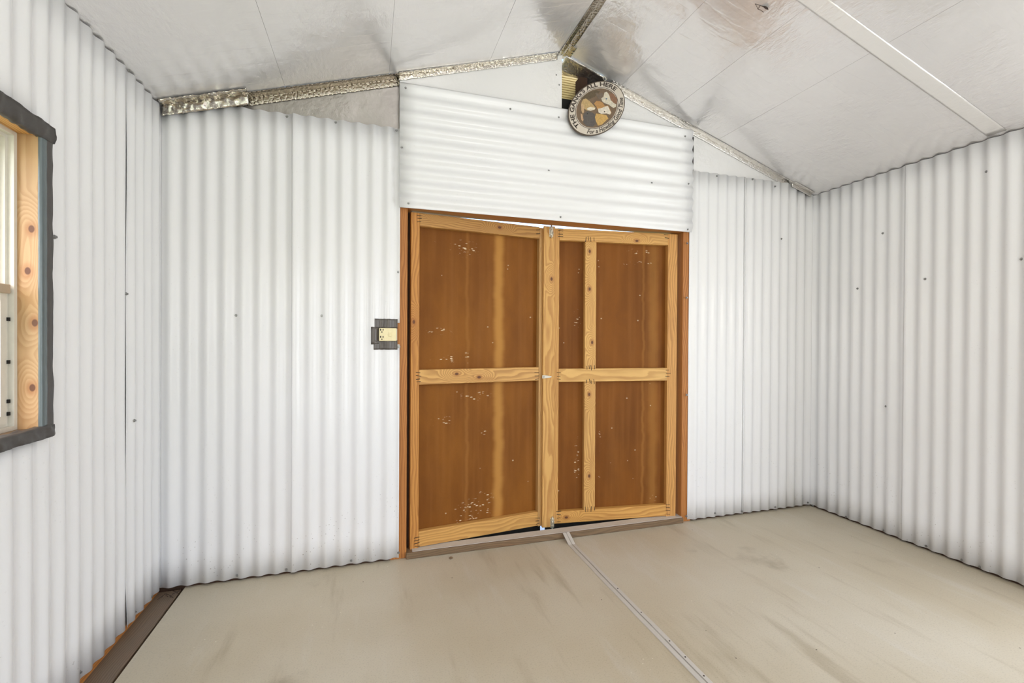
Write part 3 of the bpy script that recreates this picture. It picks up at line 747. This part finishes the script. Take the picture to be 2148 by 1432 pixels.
tape_patch('duct_tape', fx(784), fx(834), fz(733), fz(713.5), M['duct'], .0022, 3)
py_ = D-AMP-.003-.006
x0, x1, z0, z1 = fx(795)-P0.x, fx(832)-P0.x, fz(715)-P0.z, fz(688)-P0.z
pl = box('cover_plate', (x0, py_-D, z0), (x1, py_-D+.012, z1), M['cream'], out, None, .002)
for cy in (693, 708):
    cxp = fx(801)-P0.x; czp = fz(cy)-P0.z
    for dx, dz, a, b in [(-.006, .004, .0026, .005), (.006, .004, .0022, .0045), (.0, -.008, .0028, .0026)]:
        o = box('socket_slot', (cxp+dx-a, py_-D-.0012, czp+dz-b), (cxp+dx+a, py_-D+.001, czp+dz+b), M['black'], out)
sxp, szp = fx(818)-P0.x, fz(701)-P0.z
box('switch_frame', (sxp-.007, py_-D-.0015, szp-.013), (sxp+.007, py_-D, szp+.013), M['cream'], out, None, .0006)
bm = bmesh.new(); prism(bm, [(-.004, -.010), (.004, -.010), (.0035, .002), (-.0035, .002)], Vector((sxp, py_-D-.0015, szp)), X, Z, -Y, .006); from_bm('switch_lever', bm, M['cream'], out)

# ================================================================== WINDOW in the left wall
win = empty('window_1', (WL, (WY0+WY1)/2, WZ0), 0, None, None, 'structure')
wo = Vector(win.location)
def wbox(name, a, b, mat, parent=None, bevel=.0, grain=None):
    return box(name, Vector(a)-wo, Vector(b)-wo, mat, parent or win, None, bevel, grain)
XO = WL-.11
_jk = [on(px, py, (0, 1, 0), (0, WY1-.018, 0)) for px, py in ((66, 480), (58, 568), (73, 677), (68, 813))]
ja = mat_pine([(p.z-(WZ0+WZ1)/2, (XO+WL+.010)/2-p.x) for p in _jk], (192, 156, 112), (174, 132, 86), 42.)
wbox('jamb', (XO, WY1-.018, WZ0), (WL+.010, WY1, WZ1), ja, None, .002, 'z')
# seen face of the far jamb is its broad side: grain runs up, so the knots lie on local Y
wbox('jamb', (XO, WY0, WZ0), (WL+.010, WY0+.018, WZ1), mat_pine(), None, .002, 'z')
wbox('head_jamb', (XO, WY0, WZ1-.018), (WL+.010, WY1, WZ1), mat_pine((), (224, 170, 100), (170, 108, 50)), None, .002, 'y')
wbox('sill', (XO, WY0, WZ0-.006), (WL+.012, WY1, WZ0+.012), M['weather'], None, .002, 'y')
y0, y1, z0, z1 = WY0+.018, WY1-.018, WZ0+.012, WZ1-.018
XF = on(36, 600, (0, 1, 0), (0, y1, 0)).x
def frame(name, x0, x1, y0, y1, z0, z1, w, mat, parent=None):
    bm = bmesh.new()
    for a, b in [((x0, y0, z0), (x1, y0+w, z1)), ((x0, y1-w, z0), (x1, y1, z1)), ((x0, y0+w, z0), (x1, y1-w, z0+w)), ((x0, y0+w, z1-w), (x1, y1-w, z1))]:
        add_box(bm, Vector(a)-wo, Vector(b)-wo)
    return from_bm(name, bm, mat, parent or win)
frame('window_frame', XO+.0, XF, y0, y1, z0, z1, .012, M['vinyl'])
frame('window_track', XO+.005, XF-.014, y0+.012, y1-.012, z0+.012, z1-.012, .010, M['vinyl'])
zm = L(20, 588).z-.02
lo = frame('lower_sash', XF-.030, XF-.010, y0+.022, y1-.022, z0+.02, zm+.014, .024, M['vinyl'])
up = frame('upper_sash', XF-.050, XF-.032, y0+.022, y1-.022, zm-.014, z1-.02, .022, M['vinyl'])
wbox('meeting_rail', (XF-.032, y0+.024, zm-.010), (XF-.002, y1-.020, zm+.016), plain('worn_sash_rail', srgb(176, 160, 138), .5), None, .002)
for o, (a, b), x in ((lo, (z0+.03, zm), XF-.020), (up, (zm, z1-.03), XF-.041)):
    p_ = wbox('pane', (x-.0015, y0+.034, a), (x+.0015, y1-.034, b), M['glass'], o)
for zz in (1.22, 1.10, .99, .955):
    wbox('track_clip', (XF-.013, y1-.024, zz-.006), (XF-.006, y1-.016, zz+.004), M['black'], win)
# tape wrapped round the opening
def tape_run(name, pts, wa, na, wb, nb, mat, cr, seed, n=60):
    bm = bmesh.new(); rows = []; A_, B_ = Vector(pts[0]), Vector(pts[1])
    for i in range(n+1):
        t = i/n; P = A_.lerp(B_, t); row = []
        for k in range(-5, 6):
            f = abs(k)/5; w, nn = (wa, na) if k < 0 else (wb, nb)
            v = P+Vector(w)*f*(1+.12*mnoise.noise(Vector((t*14, seed, k*.1))))
            nn = Vector(nn) if k else (Vector(na)+Vector(nb)).normalized()
            c = cr*(mnoise.noise(v*26+Vector((0, 0, seed)))+.5*mnoise.noise(v*70))
            row.append(bm.verts.new(v+nn*(.004+abs(c))-wo))
        rows.append(row)
    for a, b in zip(rows, rows[1:]):
        for k in range(len(a)-1): bm.faces.new((a[k], a[k+1], b[k+1], b[k]))
    o = from_bm(name, bm, mat, win, None, True); o.modifiers.new('thickness', 'SOLIDIFY').thickness = .0008; return o
yT = L(112, 600, .018).y; yD = L(99, 600, .018).y
HT0, HT1 = L(108, 295, .020).z, L(108, 264, .020).z; ST0, ST1 = L(109, 915, .020).z, L(112, 893, .020).z
xe = WL+.014
tp = tape_run('side_tape', [(xe-.002, WY1-.014, ST1-.012), (xe-.002, WY1-.014, HT0+.02)], (-.004, 0, 0), (0, -1, 0), (0, yT-WY1+.016, 0), (1, 0, 0), M['ducts'], .0012, 1)
tp.data.materials.append(M['ductd'])
for p in tp.data.polygons:
    if p.center.y+wo.y > yD: p.material_index = 1
tape_run('head_tape', [(xe+.002, WY0-.06, HT0), (xe+.002, yT+.002, HT0)], (-.012, 0, .0), (0, 0, -1), (0, 0, HT1-HT0), (1, 0, 0), M['ductd'], .009, 2, 90)
tape_run('sill_tape', [(xe+.002, WY0-.06, ST1), (xe+.002, yT+.002, ST1)], (-.020, 0, 0), (0, 0, 1), (0, 0, ST0-ST1), (1, 0, 0), M['ductd'], .008, 3, 90)

# ================================================================== SIGN
SY = -.050
pc = (1251.5, 227.)
ang = math.radians(40)
def ell(a, b, th, c=pc):                                 # picture ellipse -> point on the sign's plane
    x, y = a*math.cos(th), b*math.sin(th)
    return F(c[0]+x*math.cos(ang)-y*math.sin(ang), c[1]-(x*math.sin(ang)+y*math.cos(ang)), SY)
SC = F(*pc, SY)
sign = empty('oval_sign', SC, 0, 'oval plaque of howling dogs lettered THE GANGS ALL HERE, hung tilted under the ridge', 'sign')
M['s_edge'] = plain('dark_sign_edge', srgb(84, 72, 60), .5); M['s_ring'] = plain('cream_sign_border', srgb(206, 196, 182), .5, 0, 0, 12, .10)
M['s_ink'] = plain('dark_sign_ink', srgb(66, 56, 48), .5); M['s_pic'] = plain('brown_sign_picture', srgb(112, 92, 72), .5, 0, 0, 30, .25)
def disc(name, a, b, y0, y1, mat, hole=None, c=pc, parent=sign):
    n = 72; bm = bmesh.new()
    def ring(a, b, y): return [bm.verts.new(ell(a, b, 2*pi*i/n, c)-SC+Vector((0, y, 0))) for i in range(n)]
    f, k = ring(a, b, y0), ring(a, b, y1)
    if hole: hf, hk = ring(*hole, y0), ring(*hole, y1)
    for i in range(n):
        j = (i+1) % n; bm.faces.new((f[i], f[j], k[j], k[i]))
        if hole:
            bm.faces.new((hf[i], hk[i], hk[j], hf[j])); bm.faces.new((f[i], hf[i], hf[j], f[j])); bm.faces.new((k[i], k[j], hk[j], hk[i]))
    if not hole: bm.faces.new(f); bm.faces.new(k)
    return from_bm(name, bm, mat, parent)
disc('backing', 64.5, 51.5, .0, .009, M['s_edge'])
disc('border', 62.8, 49.6, -.0010, .001, M['s_ring'])
disc('border_line', 48.6, 39.8, -.0016, 0, M['s_ink'], (47.6, 38.8))
pic = disc('picture', 46.2, 37.6, -.0016, 0, M['s_pic'])
def zpt(zx, zy, y): return F(1160+zx/10.228, 160+zy/10.228, SY)-SC+Vector((0, y, 0))
def blob(name, pts, col, lvl):
    bm = bmesh.new(); y = -.0016-.00035*lvl
    A_ = [bm.verts.new(zpt(x, z, y)) for x, z in pts]; B_ = [bm.verts.new(v.co+Vector((0, .0004, 0))) for v in A_]
    f = bm.faces.new(A_); bm.faces.new(B_[::-1])
    for i in range(len(A_)): j = (i+1) % len(A_); bm.faces.new((A_[i], B_[i], B_[j], A_[j]))
    bmesh.ops.triangulate(bm, faces=[q for q in bm.faces if len(q.verts) > 4])
    return from_bm(name, bm, plain('sign_paint', srgb(*col), .5, 0, 0, 110, .38), pic)
blob('painted_shade', [(1190, 360), (1300, 380), (1372, 480), (1375, 560), (1340, 600), (1250, 540)], (134, 98, 74), 1)
blob('painted_shade', [(600, 470), (760, 350), (920, 300), (1010, 330), (900, 440), (760, 500), (640, 560)], (92, 78, 56), 1)
blob('painted_dog', [(905, 370), (940, 352), (975, 395), (1040, 350), (1075, 385), (1060, 450), (1020, 500), (960, 480)], (110, 96, 82), 2)
blob('painted_dog', [(1030, 480), (1080, 440), (1100, 350), (1150, 335), (1200, 400), (1232, 510), (1300, 580), (1352, 605), (1345, 660), (1290, 682), (1240, 650), (1190, 610), (1100, 580), (1050, 540)], (205, 196, 176), 3)
blob('painted_dog', [(670, 790), (740, 750), (840, 780), (905, 830), (925, 930), (905, 1040), (850, 1085), (720, 1070), (650, 1000), (640, 880)], (88, 82, 78), 2)
blob('painted_dog', [(598, 590), (640, 500), (700, 478), (780, 535), (850, 610), (910, 680), (885, 718), (800, 742), (720, 735), (670, 700), (640, 640)], (182, 154, 106), 3)
blob('painted_muzzle', [(720, 690), (790, 662), (905, 680), (890, 716), (800, 745), (735, 728)], (222, 210, 188), 4)
blob('painted_ear', [(598, 600), (636, 590), (662, 680), (660, 780), (632, 806), (604, 740)], (190, 158, 120), 4)
blob('painted_paw', [(590, 800), (625, 822), (652, 940), (632, 972), (600, 930)], (190, 156, 122), 3)
blob('painted_dog', [(875, 590), (930, 528), (1000, 540), (1060, 570), (1110, 640), (1175, 630), (1215, 700), (1250, 790), (1218, 832), (1150, 800), (1050, 790), (960, 740), (925, 660)], (176, 132, 80), 4)
blob('painted_muzzle', [(960, 700), (1030, 690), (1110, 655), (1170, 640), (1205, 710), (1240, 790), (1215, 825), (1140, 800), (1040, 812), (970, 780)], (214, 204, 188), 5)
blob('painted_dog', [(925, 800), (1050, 820), (1140, 835), (1185, 910), (1120, 965), (1050, 1035), (960, 1062), (915, 960), (895, 880)], (196, 158, 92), 3)
blob('painted_eye', [(1120, 480), (1150, 470), (1165, 490), (1140, 506)], (90, 110, 124), 5)
blob('painted_eye', [(1085, 755), (1105, 748), (1115, 770), (1098, 782)], (60, 50, 44), 6)
blob('painted_eye', [(720, 800), (745, 796), (748, 815), (726, 818)], (36, 32, 30), 4)
def text_mesh(body, size, bold, shear):
    cu = bpy.data.curves.new('t', 'FONT'); cu.body = body; cu.size = size; cu.offset = bold; cu.shear = shear; cu.resolution_u = 3
    o = bpy.data.objects.new('t', cu); COL.objects.link(o)
    dg = bpy.context.evaluated_depsgraph_get(); me = bpy.data.meshes.new_from_object(o.evaluated_get(dg)); bpy.data.objects.remove(o); return me
def bend(name, body, size, bold, shear, th0, th1, a, b, inward):
    """lay text along the sign's oval from angle th0 to th1 (picture pixels); serif feet added per stem"""
    me = text_mesh(body, size, bold, shear); xs = [v.co.x for v in me.vertices]; xa, xb = min(xs), max(xs)
    n = 400; tab = [0.]; P = lambda th: (a*math.cos(th), b*math.sin(th))
    for i in range(n):
        p, q = P(th0+(th1-th0)*i/n), P(th0+(th1-th0)*(i+1)/n); tab.append(tab[-1]+math.hypot(q[0]-p[0], q[1]-p[1]))
    for v in me.vertices:
        t = (v.co.x-xa)/(xb-xa)*tab[-1]; i = min(n-1, max(k for k in range(0, n+1, 1) if tab[k] <= t+1e-9)); f = (t-tab[i])/max(1e-9, tab[i+1]-tab[i])
        th = th0+(th1-th0)*(i+f)/n; x, y = P(th); nx, ny = math.cos(th)/a, math.sin(th)/b; l = math.hypot(nx, ny); nx /= l; ny /= l
        s = -v.co.y if inward else v.co.y; x += nx*s; y += ny*s
        v.co = F(pc[0]+x*math.cos(ang)-y*math.sin(ang), pc[1]-(x*math.sin(ang)+y*math.cos(ang)), SY)-SC+Vector((0, -.0014, 0))
    me.name = name; return link(name, me, M['s_ink'], sign)
R_ = math.radians
bend('lettering', "THE GANG'S ALL HERE", 12.2, .40, 0, R_(187), R_(4), 51.6, 41.8, False)
bend('lettering', 'For a Howling Good Time', 12.5, .34, .25, R_(214), R_(339), 60., 48., True)
hp = F(1269, 166, SY)-SC
bm = bmesh.new(); pts = [hp+Vector((.011*math.cos(t_), .002, .011*math.sin(t_)+.004)) for t_ in [i*2*pi/14 for i in range(15)]]
tube(bm, pts, .0018, 6); from_bm('hanging_ring', bm, M['zinc'], sign, None, True)
bm = bmesh.new(); tube(bm, [hp+Vector((0, 0, .010)), hp+Vector((.004, .02, .022)), hp+Vector((.006, .055, .03))], .0016, 6); from_bm('hook', bm, M['zinc'], sign, None, True)

# ================================================================== small loose things
# dry leaf caught in a cobweb under the ceiling
lp = CR(1596, 13)-NR*.03
leaf = empty('dried_leaf', lp, 0, 'dark dried leaf on a bent stalk hanging from the ceiling', 'leaf')
def lq(px, py, o=0.): return on(px, py, _f, lp+_f*o)-lp
bm = bmesh.new(); up_ = [lq(1595, 11), lq(1598, 8, .01), lq(1608, 8), lq(1610.5, 14), lq(1612, 20.5), lq(1607, 19, -.008), lq(1602, 15, -.006)]
bm.faces.new([bm.verts.new(v) for v in up_]); bmesh.ops.triangulate(bm, faces=bm.faces[:])
o = from_bm('leaf_blade', bm, M['bark'], leaf); o.modifiers.new('thickness', 'SOLIDIFY').thickness = .001
bm = bmesh.new()
tube(bm, [lq(1579, -3, .05)+NR*.0, lq(1581, 4, .02), lq(1584, 8), lq(1588, 15), lq(1589.5, 19)], .0009, 5)
tube(bm, [lq(1584, 8), lq(1590, 10), lq(1595, 11.5)], .0009, 5); tube(bm, [lq(1595, 11.5), lq(1592, 16), lq(1589.5, 19)], .0013, 5)
tube(bm, [lq(1589.5, 19), lq(1596, 21.5), lq(1602, 26)], .0011, 5)
tube(bm, [lq(1584, 8), lq(1583, 5), lq(1583, 5)+NR*.045], .0005, 5)
from_bm('leaf_stalk', bm, M['bark'], leaf)
# brown knot cap lying by the sill
P = G(946, 1171); bm = bmesh.new(); bmesh.ops.create_uvsphere(bm, u_segments=8, v_segments=5, radius=.010, matrix=Matrix.Scale(.45, 4, (0, 0, 1)))
for v in bm.verts: v.co += Vector((.002, .001, 0))*mnoise.noise(v.co*200)
o = from_bm('seed_pod', bm, M['weather'], None, None, True); o.location = (P.x, P.y, .0042); tag(o, 'small round brown seed pod on the floor in front of the door sill', 'seed')
# tuft of twigs in the corner at the end of the left bottom plate
tw = empty('twig_litter', (WL+.045, D-.05, 0), 0, 'little heap of dark twigs in the left floor corner', 'twigs')
for i in range(9):
    a = random.uniform(0, pi); l = random.uniform(.015, .035); c = Vector((random.uniform(-.03, .04), random.uniform(-.05, .02), .004+.0025*(i % 3)))
    d = Vector((math.cos(a)*l, math.sin(a)*l, random.uniform(-.001, .010)))
    bm = bmesh.new(); tube(bm, [c-d*.5, c+Vector((0, 0, .002)), c+d*.5], .0012, 5); from_bm('twig', bm, M['bark'], tw)

# ================================================================== OUTSIDE
boxes('path', [((.2, D+.2, -.215), (1.9, D+6, -.17))], plain('pale_concrete_path', srgb(226, 226, 218), .8, 0, .2), None, 'structure')  # pale slab added outside so the gap at the door bottoms shows bright
lawn = boxes('lawn', [((-40, -40, -.30), (40, 60, -.22))], M['grass'], None, 'structure')
